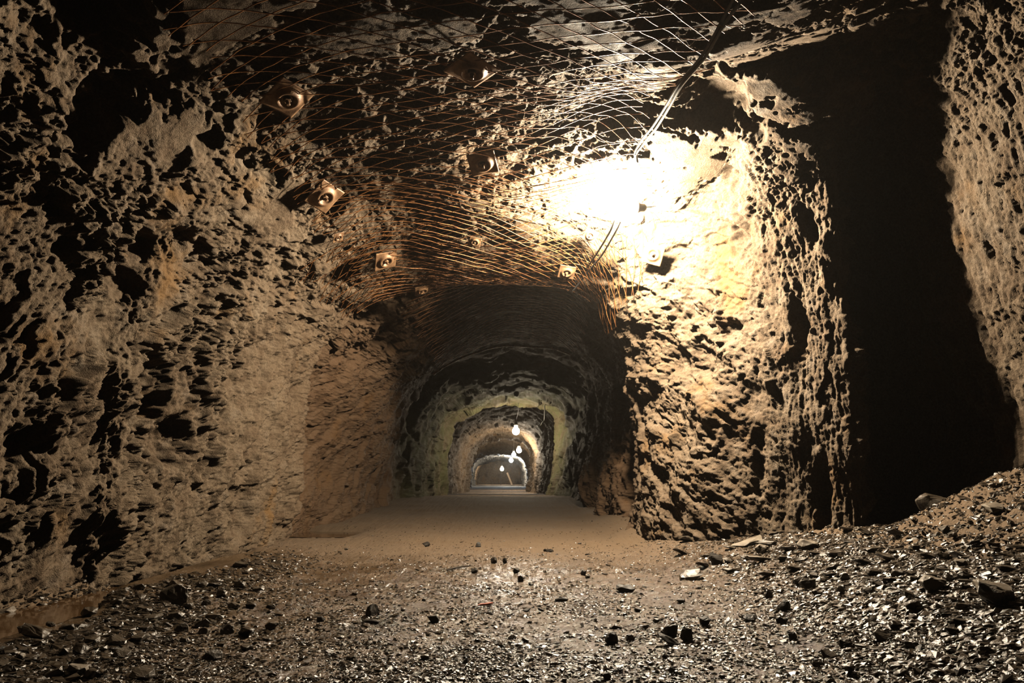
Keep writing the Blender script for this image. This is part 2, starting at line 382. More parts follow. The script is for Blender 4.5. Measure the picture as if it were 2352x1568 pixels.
# hand-placed hollows (negative) and swellings (positive) of the rock: px, py, radius m, stretch up, amount m
LUMPS = [(350, 880, .15, 1.5, -.20), (400, 1010, .15, 1.0, -.17), (490, 840, .16, 2.2, .09), (560, 700, .3, 1.4, .05), (215, 250, .15, 1.7, -.16), (230, 30, .16, 1.3, -.14),
         (90, 280, .20, 1.6, .07), (475, 310, .05, 1.6, -.10), (420, 370, .07, 1.3, .05), (380, 470, .08, 1., .06), (330, 560, .10, .8, -.10), (430, 560, .10, 1.2, -.09),
         (265, 900, .10, 1.5, .08), (150, 560, .05, 1.8, -.08), (60, 900, .12, 2, -.10), (120, 480, .05, 1.2, -.06), (60, 1020, .12, 1, -.1), (250, 1130, .25, 1, .08),
         (550, 1160, .10, 2, -.08), (470, 1080, .10, .9, -.08), (690, 1000, .15, 4, .05), (300, 660, .12, .8, -.1), (700, 640, .2, 2, .03),
         # right wall
         (1640, 920, .22, 1.2, .05), (1600, 760, .18, .6, .07), (1560, 830, .16, .5, -.05), (1500, 900, .16, .6, -.06), (1700, 560, .12, .8, -.06), (1690, 490, .16, 1.2, .05),
         (1600, 650, .2, 1.2, .05), (1680, 760, .12, .5, -.07), (1600, 1120, .25, 1.5, .03), (1560, 1010, .08, 1.4, -.06), (1840, 760, .045, 4, -.08), (1860, 520, .04, 4, -.08),
         (1740, 300, .07, 1., -.07), (1680, 400, .09, .8, -.08), (1740, 1060, .04, 5, -.06), (1890, 1130, .05, 5, -.08), (1900, 600, .05, 4, .05), (1950, 700, .05, 6, .04), (1780, 860, .06, 3, .04),
         # roof
         (1650, 230, .22, 1, -.14), (780, 240, .12, .6, -.06), (1100, 360, .12, 1, .0)]
LP = []
for (px, py, r, stz, amt) in LUMPS:
    p, n = hit(px, py); LP.append((np.array(p), r, stz, amt))

def displacement(P, Nn):
    """metres towards the tunnel's middle (positive) or into the rock (negative)"""
    X, Y, Z = P[..., 0], P[..., 1], P[..., 2]
    nz = Nn[..., 2]
    roof = sstep(.45, .8, -nz)
    left = sstep(.25, .6, Nn[..., 0])*(1-roof)
    right = sstep(.1, .4, -Nn[..., 0])*(1-roof)
    fin = sstep(3.0, 3.3, Y+0*X)*(1-sstep(4.15, 4.5, Y))*sstep(1.2, 1.6, X)
    alc = sstep(2.0, 2.2, X)
    vert = np.clip(fin+alc, 0, 1)
    far = sstep(8, 12, Y)
    d = .085*fbm(P/np.float32(.95), 3, 3)*(1-.5*vert)
    # bedding frame: long axis leans up the wall
    c, s = math.cos(math.radians(62)), math.sin(math.radians(62))
    U = (Y*c+Z*s); V_ = (-Y*s+Z*c)
    q = np.stack([X*1.3, V_, U*.5], -1)
    near = (1-sstep(4.3, 5.2, Y))
    pock = np.clip(near*left + .55*right*(1-sstep(4.2, 4.7, Y))*(1-vert), 0, 1)
    # knobbly, pitted near wall
    qw = q + .05*np.stack([perlin(q*5, 21), perlin(q*5+7, 22), perlin(q*5-4, 23)], -1)
    big = perlin(q/.28, 34)
    mod = .3+.9*sstep(-.4, .3, perlin(P/np.float32(.5), 37))
    bz = (0, -.9, -.25)
    d = d + pock*mod*(.050*facets(qw/.15, 31, .6, 1.0, .35, bz, 26) + .028*facets(qw/.062, 32, .65, 1.0, .35, bz, 20) + .015*facets(qw/.026, 33, .6, .9, .3, bz, 12))
    d = d + pock*(.04*big*mod + .014*(ridged(q/.10, 3, 41)-1)*mod)
    d = d + pock*(.010*fbm(q/.03, 4, 47, .6)+.012*facets(qw/.034, 36, .7, 1., .4, bz, 30)*sstep(-.3, .3, perlin(P/np.float32(.23), 38)))
    # blocky faces elsewhere
    r2 = np.stack([X*.9+.35*Z, Y*.8-.2*Z, Z*1.15-.3*Y], -1)
    blk = np.clip(1-pock-vert, 0, 1)
    calm = np.clip(1-.65*left*(1-far)*sstep(4.6, 5.2, Y)*(1-.7*sstep(6, 6.4, Y)), .2, 1)
    d = d + blk*calm*(.075*facets(r2/.62, 61, .5, .8)*(1-.35*roof)*(1-.4*right*(Y < 9)))
    d = d + blk*calm*(.030*facets(r2/.21, 62, .6, .9)*(1-.45*right*(Y < 9)))
    d = d + blk*(.4+.6*calm)*(1-.6*far)*(.010*facets(r2/.075, 63, .6, 1.0, .3))
    d = d + blk*(1-.7*far)*(.008*fbm(P/np.float32(.05), 4, 65, .6)+.007*facets(r2/.03, 66, .7, 1., .3)*(1-.6*far))
    # roof: thin slabs broken off in steps
    rs = np.stack([X*.8+.3*Y, Y*1.3, Z*2.], -1)
    d = d + roof*(1-far)*(1-.55*sstep(4.2, 4.5, Y)*(1-sstep(5.5, 5.8, Y)))*(.032*facets(rs/.17, 71, .8, .6, .35)+.012*facets(rs/.06, 72, .7, .8, .3))
    # upright fibrous rock of the corner and the recess
    qf = np.stack([X*1.2, Y*1.2, Z*.16+.12*X], -1)
    qf = qf + .02*np.stack([perlin(P*4., 81), perlin(P*4.+5, 82), 0*X], -1)
    d = d + vert*(.026*(ridged(qf/.16, 3, 83)-1.0)*.6 + .017*ridged(qf/.035, 3, 86)*.6)
    d = d + vert*(.020*facets(np.stack([X, Y, Z*.4], -1)/.11, 89, .7, .8, .3)+.009*facets(np.stack([X, Y, Z*.4], -1)/.04, 91, .7, .8, .3) + .006*fbm(P/np.float32(.025), 3, 90))
    # jagged far arches
    d = d + far*.05*facets(P/np.float32(.45), 95, .6, .9)
    d = d - roof*(1-far)*np.maximum(d-.035, 0)*.9
    # creased, leaning face of the middle left wall
    cr = left*sstep(3.9, 4.5, Y)*(1-sstep(5.9, 6.2, Y))
    qc = np.stack([X*1.5, V_, U*.22], -1)
    d = d + cr*(.022*(ridged(qc/.11, 4, 121)-1)+.03*facets(np.stack([X, V_, U*.5], -1)/.24, 122, .5, 1., .3)+.010*fbm(P/np.float32(.035), 4, 123, .6)+.010*facets(np.stack([X, V_, U*.45], -1)/.055, 124, .7, 1., .3))
    rw = right*sstep(4.3, 4.7, Y)*(1-sstep(8, 9, Y))*(1-vert)
    d = d + rw*(.026*facets(r2/.34, 131, .7, 1., .3, k=45)+.015*facets(r2/.13, 132, .7, 1., .3, k=45))
    wob = fbm(P/np.float32(.11), 3, 141)
    for (c0, r, stz, amt) in LP:
        dx = X-c0[0]; dy = Y-c0[1]; dz = (Z-c0[2])/stz
        near_m = (np.abs(dx) < 3*r) & (np.abs(dy) < 3*r)
        rr = np.sqrt(dx*dx+dy*dy+dz*dz)/r
        rr = rr*(1+.35*big+.5*wob)
        d = d + np.where(near_m, amt*(1-sstep(.35, 1.35, rr)), 0)
    return d

def sample_dense(lo, hi, axis_v, i0, i1, px_step, cap):
    """parameter values spaced by how large the surface shows from the camera"""
    n = 1600
    if axis_v:
        t = np.linspace(lo, hi, n); P = surf(t, np.linspace(i0, i1, 14))
    else:
        t = np.linspace(i0, i1, n//2); P = surf(np.linspace(lo, hi, 240), t).transpose(1, 0, 2)
    x, y, dep = project(P)
    ok = (dep > .3) & (x > -300) & (x < W+300) & (y > -300) & (y < H+300)
    seg = np.hypot(np.diff(x, axis=0), np.diff(y, axis=0))
    seg = np.where(ok[1:] & ok[:-1], seg, 0)
    seg3 = np.linalg.norm(np.diff(P, axis=0), axis=2)
    depm = np.maximum(dep[1:], .8)
    seg = np.maximum(seg, np.where(ok[1:] & ok[:-1], seg3*FPX/depm*.45, 0))
    m = np.maximum(np.percentile(seg, 92, axis=1), seg3.max(axis=1)*8)
    cum = np.concatenate([[0], np.cumsum(m)])
    k = int(min(cap, cum[-1]/px_step))
    return np.interp(np.linspace(0, cum[-1], max(k, 20)), cum, t)

def rock_patch(name, i0, i1, label, px_step=2.6, capv=1500, capi=900):
    v = sample_dense(0, NS-1, True, i0, i1, px_step, capv)
    i = sample_dense(0, NS-1, False, i0, i1, px_step, capi)
    P = surf(v, i); Nn = surf_normals(P)*SGN
    P = P + Nn*displacement(P, Nn)[..., None]
    me = np_mesh(name, P.reshape(-1, 3), grid_faces(len(v), len(i), SGN < 0))
    o = new_obj(name, me, M_ROCK)
    tagit(o, label, name.split('_')[0], kind='structure')
    return o
rock_patch('wall_left', 0, 4, 'pitted tan rock wall on the left of the tunnel')
rock_patch('ceiling', 4, 8, 'rough rock roof of the tunnel above the wire mesh')
rock_patch('wall_right', 8, 12, 'broken rock wall on the right with an upright lit corner')
# rock closing the far end and the tunnel behind the camera
def end_wall(name, y, x0, x1, z0, z1, label):
    xs = np.linspace(x0, x1, 70); zs = np.linspace(z0, z1, 50)
    P = np.stack(np.meshgrid(xs, zs, indexing='ij'), -1)
    P = np.stack([P[..., 0], np.full(P.shape[:2], y), P[..., 1]], -1)
    P[..., 1] -= .25*facets(P/np.float32(.8), 14, .6, .8)+.15*fbm(P/np.float32(.5), 3, 15)
    tagit(new_obj(name, np_mesh(name, P.reshape(-1, 3), grid_faces(70, 50)), M_ROCK), label, 'wall', kind='structure')
end_wall('wall_end', 61.5, -3.6, 1.6, -.5, 3.0, 'brown rock face closing the far end of the tunnel')
end_wall('wall_back', -1.9, -3.2, 3.4, -.6, 3.2, 'rock face behind the viewpoint')

# ---------------------------------------------------------------- floor
def interp1(x, xs, ys): return pchip(np.array(xs, float), np.array(ys, float)[:, None], np.clip(x, xs[0], xs[-1]).ravel()).reshape(np.shape(x))
def floor_macro(X, Y):
    X = np.asarray(X, float); Y = np.asarray(Y, float)
    z = interp1(Y, [-3, 3, 5, 6, 9, 12.5, 16, 25, 38, 48, 63], [-.02, 0, .02, .05, .12, .235, .20, .10, .19, .22, .25])
    # rubble bank on the right
    k1 = 1-sstep(3.6, 6.5, Y)
    t = sstep(.75, 2.0, X)
    z = z + k1*(.24*t + .30*sstep(1.8, 2.45, X)*(1-sstep(3.4, 4.2, Y))*sstep(2.2, 2.9, Y))
    z = z + (1-k1)*.13*sstep(.75, 1.25, X)*(1-sstep(8, 13, Y))
    # gravel bank, then a ditch, along the left wall
    kl = 1-sstep(4.6, 5.6, Y)
    edge = -1.62 - .18*sstep(2.3, 3.8, Y) + .05*np.sin(Y*3.1)+.03*np.sin(Y*7.3)
    z = z + kl*(.05*sstep(-1.0, -1.5, X)*sstep(-.02, .10, X-edge) - .13*sstep(.06, -.10, X-edge))
    z = z + kl*.16*sstep(-1.98, -2.35, X)*sstep(3.0, 3.4, Y) + kl*.06*sstep(-2.2, -2.4, X)
    kp = np.exp(-((Y-6.6)/.55)**2)*sstep(-1.25, -1.5, X)
    return z - .06*kp
def floor_z(X, Y):
    X = np.asarray(X, float); Y = np.asarray(Y, float)
    P = np.stack([X, Y, 0*X], -1)
    wet = sstep(-.25, .35, perlin(P/np.float32(.8), 101))
    ban = np.maximum(sstep(-1.85, -2.0, X)*(Y < 5), sstep(1.5, 1.9, X)*(Y < 6))
    rub = np.where(ban > 0, ban*(.016*facets(P/np.float32(.13), 151, .5, .9, .3)+.011*facets(P/np.float32(.045), 152, .6, .9, .3, k=40)+.005*facets(P/np.float32(.02), 153, .6, .9, .3)), 0)
    return floor_macro(X, Y) + rub + .022*fbm(P/np.float32(.7), 3, 103)*(1-.5*(np.abs(X) < .6)) + .006*fbm(P/np.float32(.09), 2, 105) + .004*fbm(P/np.float32(.04), 2, 106)*sstep(3.5, 5, Y)
rows = np.concatenate([np.linspace(-1.9, 1.35, 20), (lambda r: np.sort(EYE*FPX*1.04/np.maximum(r, 9.)))(np.linspace(580, 12, 440))])
rows = rows[np.concatenate([[True], np.diff(rows) > 1e-4])]
rows = np.concatenate([rows, [66]])
cols = np.linspace(-2.75, 2.95, 1250)
FX, FY = np.meshgrid(cols, rows)
FZ = floor_z(FX, FY)
PP = np.stack([FX, FY, FX*0], -1)
nearf = (1-sstep(5.5, 9, FY))
f1, f2, jj, sl = worley(PP*np.array([1, 1, 1])/.021+.5*np.stack([perlin(PP*40., 1), perlin(PP*40.+3, 2), 0*FX], -1), 111)
dens = sstep(-.45, .1, perlin(PP/np.float32(.45), 113)+.25)
FZ = FZ + nearf*(.006*np.clip(.6-f1, 0, 1)*(1+jj)*dens+.0018*fbm(PP/np.float32(.012), 2, 117))
flo = new_obj('floor', np_mesh('floor', np.stack([FX, FY, FZ], -1).reshape(-1, 3), grid_faces(*FX.shape)), M_FLOOR)
tagit(flo, 'wet brown mud and gravel floor of the tunnel', 'floor', kind='structure')

# brown water standing in the ditch
def water_sheet(name, pts, z, label):
    bm = bmesh.new()
    vs = [bm.verts.new((x, y, z)) for x, y in pts]; bm.faces.new(vs)
    bmesh.ops.recalc_face_normals(bm, faces=bm.faces)
    me = bpy.data.meshes.new(name); bm.to_mesh(me); bm.free()
    m, nt, b = mat('muddy_water')
    b.inputs['Base Color'].default_value = (.085, .045, .02, 1); b.inputs['Roughness'].default_value = .06
    co = N(nt, 'ShaderNodeNewGeometry').outputs['Position']; n = noise(nt, co, 9, 2); bump(nt, b, n.outputs[0], .1, .01)
    return tagit(new_obj(name, me, m), label, 'water', kind='stuff')
water_sheet('ditch_water', [(-1.45, 1.2), (-1.45, 2.0), (-1.6, 3.0), (-1.72, 3.6), (-1.75, 4.3), (-2.4, 4.3), (-2.5, 1.2)], -.055, 'brown water standing in the ditch along the left wall')
water_sheet('puddle', [(-1.25, 6.2), (-1.3, 7.1), (-2.0, 7.1), (-2.0, 6.2)], .028, 'small rusty puddle at the foot of the left wall')

# ---------------------------------------------------------------- loose rock
def hull_rock(seed, dims, n=16, sub=0, rough=.0):
    """an angular stone about 1 m long, centred"""
    r = np.random.default_rng(seed)
    p = r.normal(size=(n, 3)); p /= np.linalg.norm(p, axis=1)[:, None]
    p *= (.75+.25*r.random((n, 1)))
    p = np.sign(p)*np.abs(p)**.8*np.array(dims)*.5
    bm = bmesh.new()
    for q in p: bm.verts.new(q)
    g = bmesh.ops.convex_hull(bm, input=bm.verts)
    bmesh.ops.delete(bm, geom=list({e for e in g['geom_interior']+g['geom_unused'] if isinstance(e, bmesh.types.BMVert)}), context='VERTS')
    bmesh.ops.triangulate(bm, faces=bm.faces)
    if sub:
        bmesh.ops.bevel(bm, geom=list(bm.edges), offset=.03*min(dims), segments=1, affect='EDGES')
        bmesh.ops.triangulate(bm, faces=bm.faces)
        bmesh.ops.subdivide_edges(bm, edges=bm.edges, cuts=sub, use_grid_fill=True)
        bmesh.ops.triangulate(bm, faces=bm.faces)
        co = np.array([v.co[:] for v in bm.verts])
        d = rough*(fbm(co/.35+seed, 4, seed)+.8*facets(co/.3+seed, seed, .5, .7))
        bm.normal_update()
        for v, k in zip(bm.verts, d): v.co += v.normal*float(k)
    bmesh.ops.recalc_face_normals(bm, faces=bm.faces)
    me = bpy.data.meshes.new('stone'); bm.to_mesh(me); bm.free()
    return me
def mesh_np(me):
    V = np.empty(len(me.vertices)*3, np.float32); me.vertices.foreach_get('co', V)
    me.calc_loop_triangles()
    F = np.empty(len(me.loop_triangles)*3, np.int32); me.loop_triangles.foreach_get('vertices', F)
    return V.reshape(-1, 3), F.reshape(-1, 3)
def on_floor(px, py):
    d = ray(px, py); t = np.geomspace(1.0, 60, 900)
    Q = d[None]*t[:, None]; z = Q[:, 2]+EYE
    lim = np.where(Q[:, 0] > 0, 2.5, 2.2)/np.maximum(np.abs(Q[:, 0]), 1e-6)*t
    below = np.where((z < floor_z(Q[:, 0], Q[:, 1])) | (t > lim))[0]
    p = Q[below[0] if len(below) else -1]
    return np.array([p[0], p[1], float(floor_z(p[0], p[1]))])

# the packed gravel: uncountable chips in one piece
def rot_many(a, b, c):
    ca, sa, cb, sb, cc, sc = np.cos(a), np.sin(a), np.cos(b), np.sin(b), np.cos(c), np.sin(c)
    z = 0*a; o = z+1
    Rz = np.stack([ca, -sa, z, sa, ca, z, z, z, o], -1).reshape(-1, 3, 3)
    Rx = np.stack([o, z, z, z, cb, -sb, z, sb, cb], -1).reshape(-1, 3, 3)
    Ry = np.stack([cc, z, sc, z, o, z, -sc, z, cc], -1).reshape(-1, 3, 3)
    return Rz @ Rx @ Ry
def gravel():
    protos = [mesh_np(hull_rock(300+k, (1, .72+.2*random.random(), .30+.25*random.random()), 11)) for k in range(10)]
    n = 120000
    px = RNG.uniform(-60, W+60, n); py = 1195+(1600-1195)*RNG.random(n)**.85
    z = np.zeros(n)
    for k in range(10):
        d = np.stack([(px-W/2)/FPX, CP-(H/2-py)/FPX*SP, SP+(H/2-py)/FPX*CP], -1)
        t = (np.minimum(z, .4)-EYE)/np.minimum(d[:, 2], -.012)
        X = d[:, 0]*t; Y = np.clip(d[:, 1]*t, .8, 12)
        z = .5*z+.5*floor_macro(X, Y)
    ex = np.concatenate([X, RNG.uniform(1.35, 2.5, 13000), RNG.uniform(-2.3, -1.95, 2500)])
    Y = np.concatenate([Y, RNG.uniform(2.1, 4.4, 13000), RNG.uniform(2.6, 4.6, 2500)]); X = ex; n = len(X)
    bankl = sstep(-.9, -1.4, X)*(1-sstep(4.2, 5, Y)); bankr = sstep(.85, 1.3, X)
    P = np.stack([X, Y, 0*X], -1)
    cl = perlin(P/.4, 201)+.6*perlin(P/.13, 202)
    keep = RNG.random(n) < np.clip(.64+.8*cl+.3*np.maximum(bankl, bankr), .10, 1)*(1-sstep(4.5, 5.8, Y)*.85*(1-bankr))
    keep &= ((X > -1.8-.05*np.sin(Y*3)) | ((X < -2.0) & (X > -2.35) & (RNG.random(n) < .5))) & (X < 2.5)
    X, Y = X[keep], Y[keep]; bl, br = bankl[keep], bankr[keep]; n = len(X)
    size = np.exp(RNG.normal(math.log(.0105), .42, n))*(1+1.0*bl+.75*br)
    size = np.clip(np.maximum(size, Y*.0022), .006, .05)
    Z = floor_z(X, Y)
    a = RNG.normal(.1, .7, n)
    bk = np.maximum(bl, br); R = rot_many(a, RNG.normal(0, 1, n)*(.29-.12*bk), RNG.normal(0, 1, n)*(.29-.12*bk)-.2*br)
    sc = np.stack([size*RNG.uniform(.85, 1.3, n), size*RNG.uniform(.7, 1.1, n), size*RNG.uniform(.6, 1.2, n)], -1)
    which = RNG.integers(0, len(protos), n)
    parts = []
    for k, (V, F) in enumerate(protos):
        m = np.where(which == k)[0]
        VV = np.einsum('nij,nvj->nvi', R[m], V[None]*sc[m][:, None, :])
        VV += np.stack([X[m], Y[m], Z[m]+size[m]*.05], -1)[:, None, :]
        FF = F[None]+(np.arange(len(m))*len(V))[:, None, None]
        parts.append((VV.reshape(-1, 3), FF.reshape(-1, 3)))
    V, F = join_vf(parts)
    o = new_obj('gravel', np_mesh('gravel', V, F, False), M_GRAVEL)
    tagit(o, 'wet glinting gravel packed over the tunnel floor', 'gravel', kind='stuff')
gravel()

CHUNK = [hull_rock(20+k, (1, .7+.25*random.random(), .55+.2*random.random()), 15, 2, .035) for k in range(7)]
SLAB = [hull_rock(40+k, (1, .55+.3*random.random(), .20+.10*random.random()), 17, 2, .03) for k in range(7)]
for k, me in enumerate(CHUNK+SLAB): me.name = 'loose_stone'
for me in CHUNK+SLAB: me.materials.append(M_STONE)
def verts_np(me): return mesh_np(me)[0]
PV = {id(me): verts_np(me) for me in CHUNK+SLAB}
def put_stone(name, px, py, wpx, kind, label, group=None, hz=1.0, material=None, tilt=None, yaw=None, sink=.12, cat='stone', lump=None):
    """a loose stone whose foot shows at the pixel, wpx wide there"""
    p = on_floor(px, py)
    return place_stone(name, p, wpx*(p[1]*CP+(p[2]-EYE)*SP)/FPX, kind, label, group, hz, material, tilt, yaw, sink, cat)
def place_stone(name, p, size, kind, label, group=None, hz=1.0, material=None, tilt=None, yaw=None, sink=.12, cat='stone'):
    me = random.choice(CHUNK if kind == 'c' else SLAB)
    V = PV[id(me)]
    if material is not None and material != M_STONE:
        me = me.copy(); me.materials.clear(); me.materials.append(material)
    o = bpy.data.objects.new(name, me); COL.objects.link(o)
    yaw = random.uniform(-.5, .5) + random.choice((0, math.pi)) if yaw is None else yaw
    tilt = (random.gauss(0, .18), random.gauss(0, .18)) if tilt is None else tilt
    R = Matrix.Rotation(yaw, 3, 'Z') @ Matrix.Rotation(tilt[0], 3, 'X') @ Matrix.Rotation(tilt[1], 3, 'Y')
    s = Vector((size, size*random.uniform(.85, 1.1), size*hz))
    Q = (np.array(R) @ (V*np.array(s)).T).T
    q = Q+np.array([p[0], p[1], 0])
    fz = floor_z(q[:, 0], q[:, 1])
    lift = float((fz-q[:, 2]).max())                 # just touching the floor
    h = Q[:, 2].max()-Q[:, 2].min()
    o.location = (p[0], p[1], min(lift, p[2]-Q[:, 2].min()+.3*h)-sink*h)
    o.rotation_euler = R.to_euler(); o.scale = s
    tagit(o, label, cat, group); return o

HERO = [  # name, px, py (foot), width px, kind, height factor, material, label
 ('stone', 1436, 1360, 46, 's', 1.1, None, 'flat dark stone alone in the middle of the glinting track'),
 ('stone', 1541, 1460, 36, 'c', 1.1, None, 'left one of two dark lumps touching on the bright wet track'),
 ('stone', 1580, 1473, 32, 'c', 1.25, None, 'right rounder one of two dark lumps touching on the bright wet track'),
 ('stone', 1404, 1480, 34, 'c', 1.2, None, 'dark upright stone left of the touching pair of lumps on the track'),
 ('stone', 1538, 1482, 62, 's', .6, None, 'long thin dark sliver lying before the touching pair of lumps'),
 ('stone', 1393, 1562, 22, 'c', 1.0, None, 'small dark cube-like stone at the bottom edge of the track'),
 ('stone', 1290, 1382, 30, 's', 1.2, None, 'two-humped dark stone on the track left of the lone flat stone'),
 ('stone', 1210, 1404, 22, 's', 1.0, None, 'left one of two small flat stones side by side on the track'),
 ('stone', 1242, 1403, 20, 's', 1.0, None, 'right one of two small flat stones side by side on the track'),
 ('stone', 856, 1414, 34, 'c', 1.0, None, 'pointed dark stone on the left half of the wet track'),
 ('stone', 854, 1432, 38, 's', .8, None, 'flat dark stone just before the pointed stone on the left track'),
 ('stone', 995, 1430, 28, 'c', .8, None, 'leaning dark shard on the track left of centre'),
 ('stone', 1089, 1317, 16, 'c', .9, None, 'dark pebble at the right end of a broken dark twig'),
 ('stone', 1186, 1316, 15, 'c', 1.1, None, 'small dark pebble in the middle of the track beyond the lone round one'),
 ('stone', 1195, 1336, 14, 'c', 1.2, None, 'lone round dark pebble in the middle of the track'),
 ('stone', 1135, 1294, 16, 'c', 1.1, None, 'left pebble of a far pair standing on the track'),
 ('stone', 1160, 1294, 11, 'c', 1.4, None, 'right slim pebble of a far pair standing on the track'),
 ('stone', 979, 1255, 16, 'c', 1.0, None, 'dark pebble near the far edge of the gravel, left of centre'),
 ('stone', 1099, 1256, 13, 'c', 1.1, None, 'dark pebble near the far edge of the gravel, at its centre'),
 ('stone', 1259, 1267, 24, 's', 1.0, None, 'flat dark pebble near the far edge of the gravel, right of centre'),
 ('stone', 1341, 1322, 14, 'c', 1.1, None, 'dark three-cornered pebble on the far right track'),
 ('stone', 1565, 1385, 20, 'c', .8, None, 'dark stone on the track below the pale wet patch'),
 ('stone', 1465, 1405, 16, 'c', .9, None, 'small dark stone between the lone flat stone and the touching lumps'),
 ('stone', 1802, 1403, 34, 'c', 1.0, None, 'square dark block at the edge of the right rubble'),
 ('stone', 1722, 1427, 38, 's', 1.0, None, 'oblong dark block lying left of the square dark block'),
 ('stone', 1620, 1436, 25, 'c', 1.2, None, 'dark wedge standing on the brightest wet gravel'),
 ('stone', 1797, 1432, 26, 'c', .9, None, 'dark stone right before the square dark block'),
 ('stone', 1819, 1472, 24, 'c', 1.0, None, 'tilted dark stone on the right near track'),
 ('stone', 1644, 1296, 32, 'c', 1.1, None, 'dark lump where the track meets the right rubble'),
 ('stone', 1765, 1372, 22, 'c', 1.0, None, 'dark lump behind the square dark block'),
 ('slab', 1857, 1262, 50, 'c', .75, M_PALE, 'pale pointed slab propped at the foot of the lit rock corner'),
 ('stone', 1778, 1195, 30, 'c', .8, M_PALE, 'pale block on top of the rubble against the right wall'),
 ('slab', 1717, 1252, 80, 's', .6, M_PALE, 'long pale slab tilted up in the right rubble'),
 ('stone', 1751, 1270, 30, 'c', 1.1, M_PALE, 'pale three-cornered stone right of the long tilted slab'),
 ('slab', 1741, 1294, 56, 's', .7, M_PALE, 'broad pale slab in front of the long tilted slab'),
 ('boulder', 2280, 1392, 92, 'c', 1.0, M_PALE, 'largest pale round boulder on the right rubble bank'),
 ('boulder', 2143, 1356, 56, 'c', .9, M_PALE, 'pale angular boulder left of the largest round boulder'),
 ('stone', 2218, 1332, 36, 'c', .8, None, 'dull stone between the two big boulders on the right bank'),
 ('boulder', 2283, 1185, 46, 'c', .8, M_PALE, 'pale boulder high on the dark right bank'),
 ('stone', 2280, 1122, 20, 'c', .9, M_PALE, 'small pale stone topmost on the dark right bank'),
 ('stone', 2170, 1226, 26, 'c', 1.0, M_PALE, 'pale stone on the slope under the dark recess'),
 ('stone', 2205, 1301, 28, 'c', 1.0, M_PALE, 'pale three-sided stone behind the two big boulders'),
 ('slab', 2044, 1338, 38, 's', .8, M_PALE, 'pale flat slab left of the angular boulder'),
 ('stone', 1857, 1355, 40, 'c', .8, None, 'dark hollow-looking block in the middle of the right rubble'),
 ('stone', 1968, 1314, 18, 'c', 1.0, None, 'small black cube-like stone amid the right slabs'),
 ('boulder', 398, 1385, 66, 'c', .85, None, 'largest dark boulder on the left gravel bank'),
 ('boulder', 76, 1468, 82, 's', 1.2, None, 'broad flat boulder at the near edge of the ditch water'),
 ('stone', 44, 1520, 22, 'c', 1.4, M_PALE, 'pale upright chip near the bottom left corner'),
 ('stone', 174, 1550, 48, 'c', .9, M_PALE, 'pale jagged stone at the bottom left'),
 ('stone', 419, 1500, 16, 'c', 1.0, M_PALE, 'brightly glinting small stone on the left bank'),
 ('stone', 302, 1462, 20, 'c', .9, M_PALE, 'pale stone in the middle of the left bank'),
 ('stone', 149, 1506, 34, 'c', 1.0, M_PALE, 'pale stone left of the jagged one on the left bank'),
 ('stone', 210, 1478, 44, 's', 1.2, None, 'brown flat stone behind the jagged pale stone'),
 ('stone', 11, 1398, 44, 'c', .9, M_PALE, 'pale stone at the left picture edge beyond the ditch'),
 ('stone', 735, 1429, 18, 'c', 1.1, None, 'small round dark stone alone on the left track'),
 ('stone', 555, 1303, 42, 's', 1.1, None, 'flat brown stone at the foot of the left wall'),
 ('clod', 2143, 1162, 70, 'c', .9, None, 'crumbly brown clod standing on top of the right bank'),
 ('stone', 490, 1350, 40, 's', 1.0, None, 'flat dark stone behind the largest dark boulder'),
 ('stone', 350, 1425, 44, 's', .9, None, 'flat grey stone before the largest dark boulder'),
 ('stone', 2060, 1240, 44, 's', 1.1, None, 'dark slab lying under the recess at the bank foot'),
]
for (nm, px, py, w_, kd, hz, mt, lb) in HERO:
    if 'dark' in lb and px < 1830 and px > 700 or 'pebble' in lb or 'side by side' in lb: mt = M_BACKLIT_DARK; w_ *= 1.15; hz *= 1.35  # shade of the backlit stones comes from this dark colour
    else: w_ *= 1.12; hz *= 1.2
    if nm in ('stone',): nm = 'loose_stone'
    if nm == 'slab': nm = 'flat_stone'
    if nm == 'clod': nm = 'earth_clod'
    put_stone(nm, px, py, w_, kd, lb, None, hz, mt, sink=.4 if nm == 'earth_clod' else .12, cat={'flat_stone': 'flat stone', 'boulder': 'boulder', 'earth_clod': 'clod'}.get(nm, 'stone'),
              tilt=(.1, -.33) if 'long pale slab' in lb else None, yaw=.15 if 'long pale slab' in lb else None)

def scatter(n, area, dens, size, kind, name, label, group, material=None, hz=(.8, 1.1)):
    k = 0; taken = []
    for t in range(n*40):
        if k >= n: break
        px, py = random.uniform(area[0], area[2]), random.uniform(area[1], area[3])
        if not dens(px, py): continue
        w_ = random.uniform(*size)*(.55+.9*(py-1190)/378)
        if any(abs(px-a)*1.0 < (w_+b)*.5 and abs(py-c) < (w_+b)*.2 for a, c, b in taken): continue
        taken.append((px, py, w_))
        put_stone(name, px, py, w_, random.choice(kind), label, group, random.uniform(*hz), material, cat='stone'); k += 1
scatter(58, (0, 1330, 640, 1560), lambda x, y: y > 1465-.40*x*.9 and y > 1300 and x < 640-(y-1330)*.9+120, (22, 42), 'ccs', 'loose_stone',
        'grey angular stone among others on the wet left bank', 'angular stones on the left gravel bank')
scatter(48, (1560, 1215, 2340, 1330), lambda x, y: y > 1215+abs(x-1950)*.06 and (x < 2080 or y > 1250), (38, 78), 'sss', 'flat_stone',
        'flat slate slab in the rubble before the dark recess', 'slate slabs at the foot of the right wall', None, (.7, 1.2))
scatter(40, (1800, 1320, 2350, 1440), lambda x, y: y < 1335+(x-1700)*.2, (26, 48), 'ssc', 'loose_stone',
        'slate stone on the lower slope of the right rubble bank', 'slate stones on the right rubble bank')
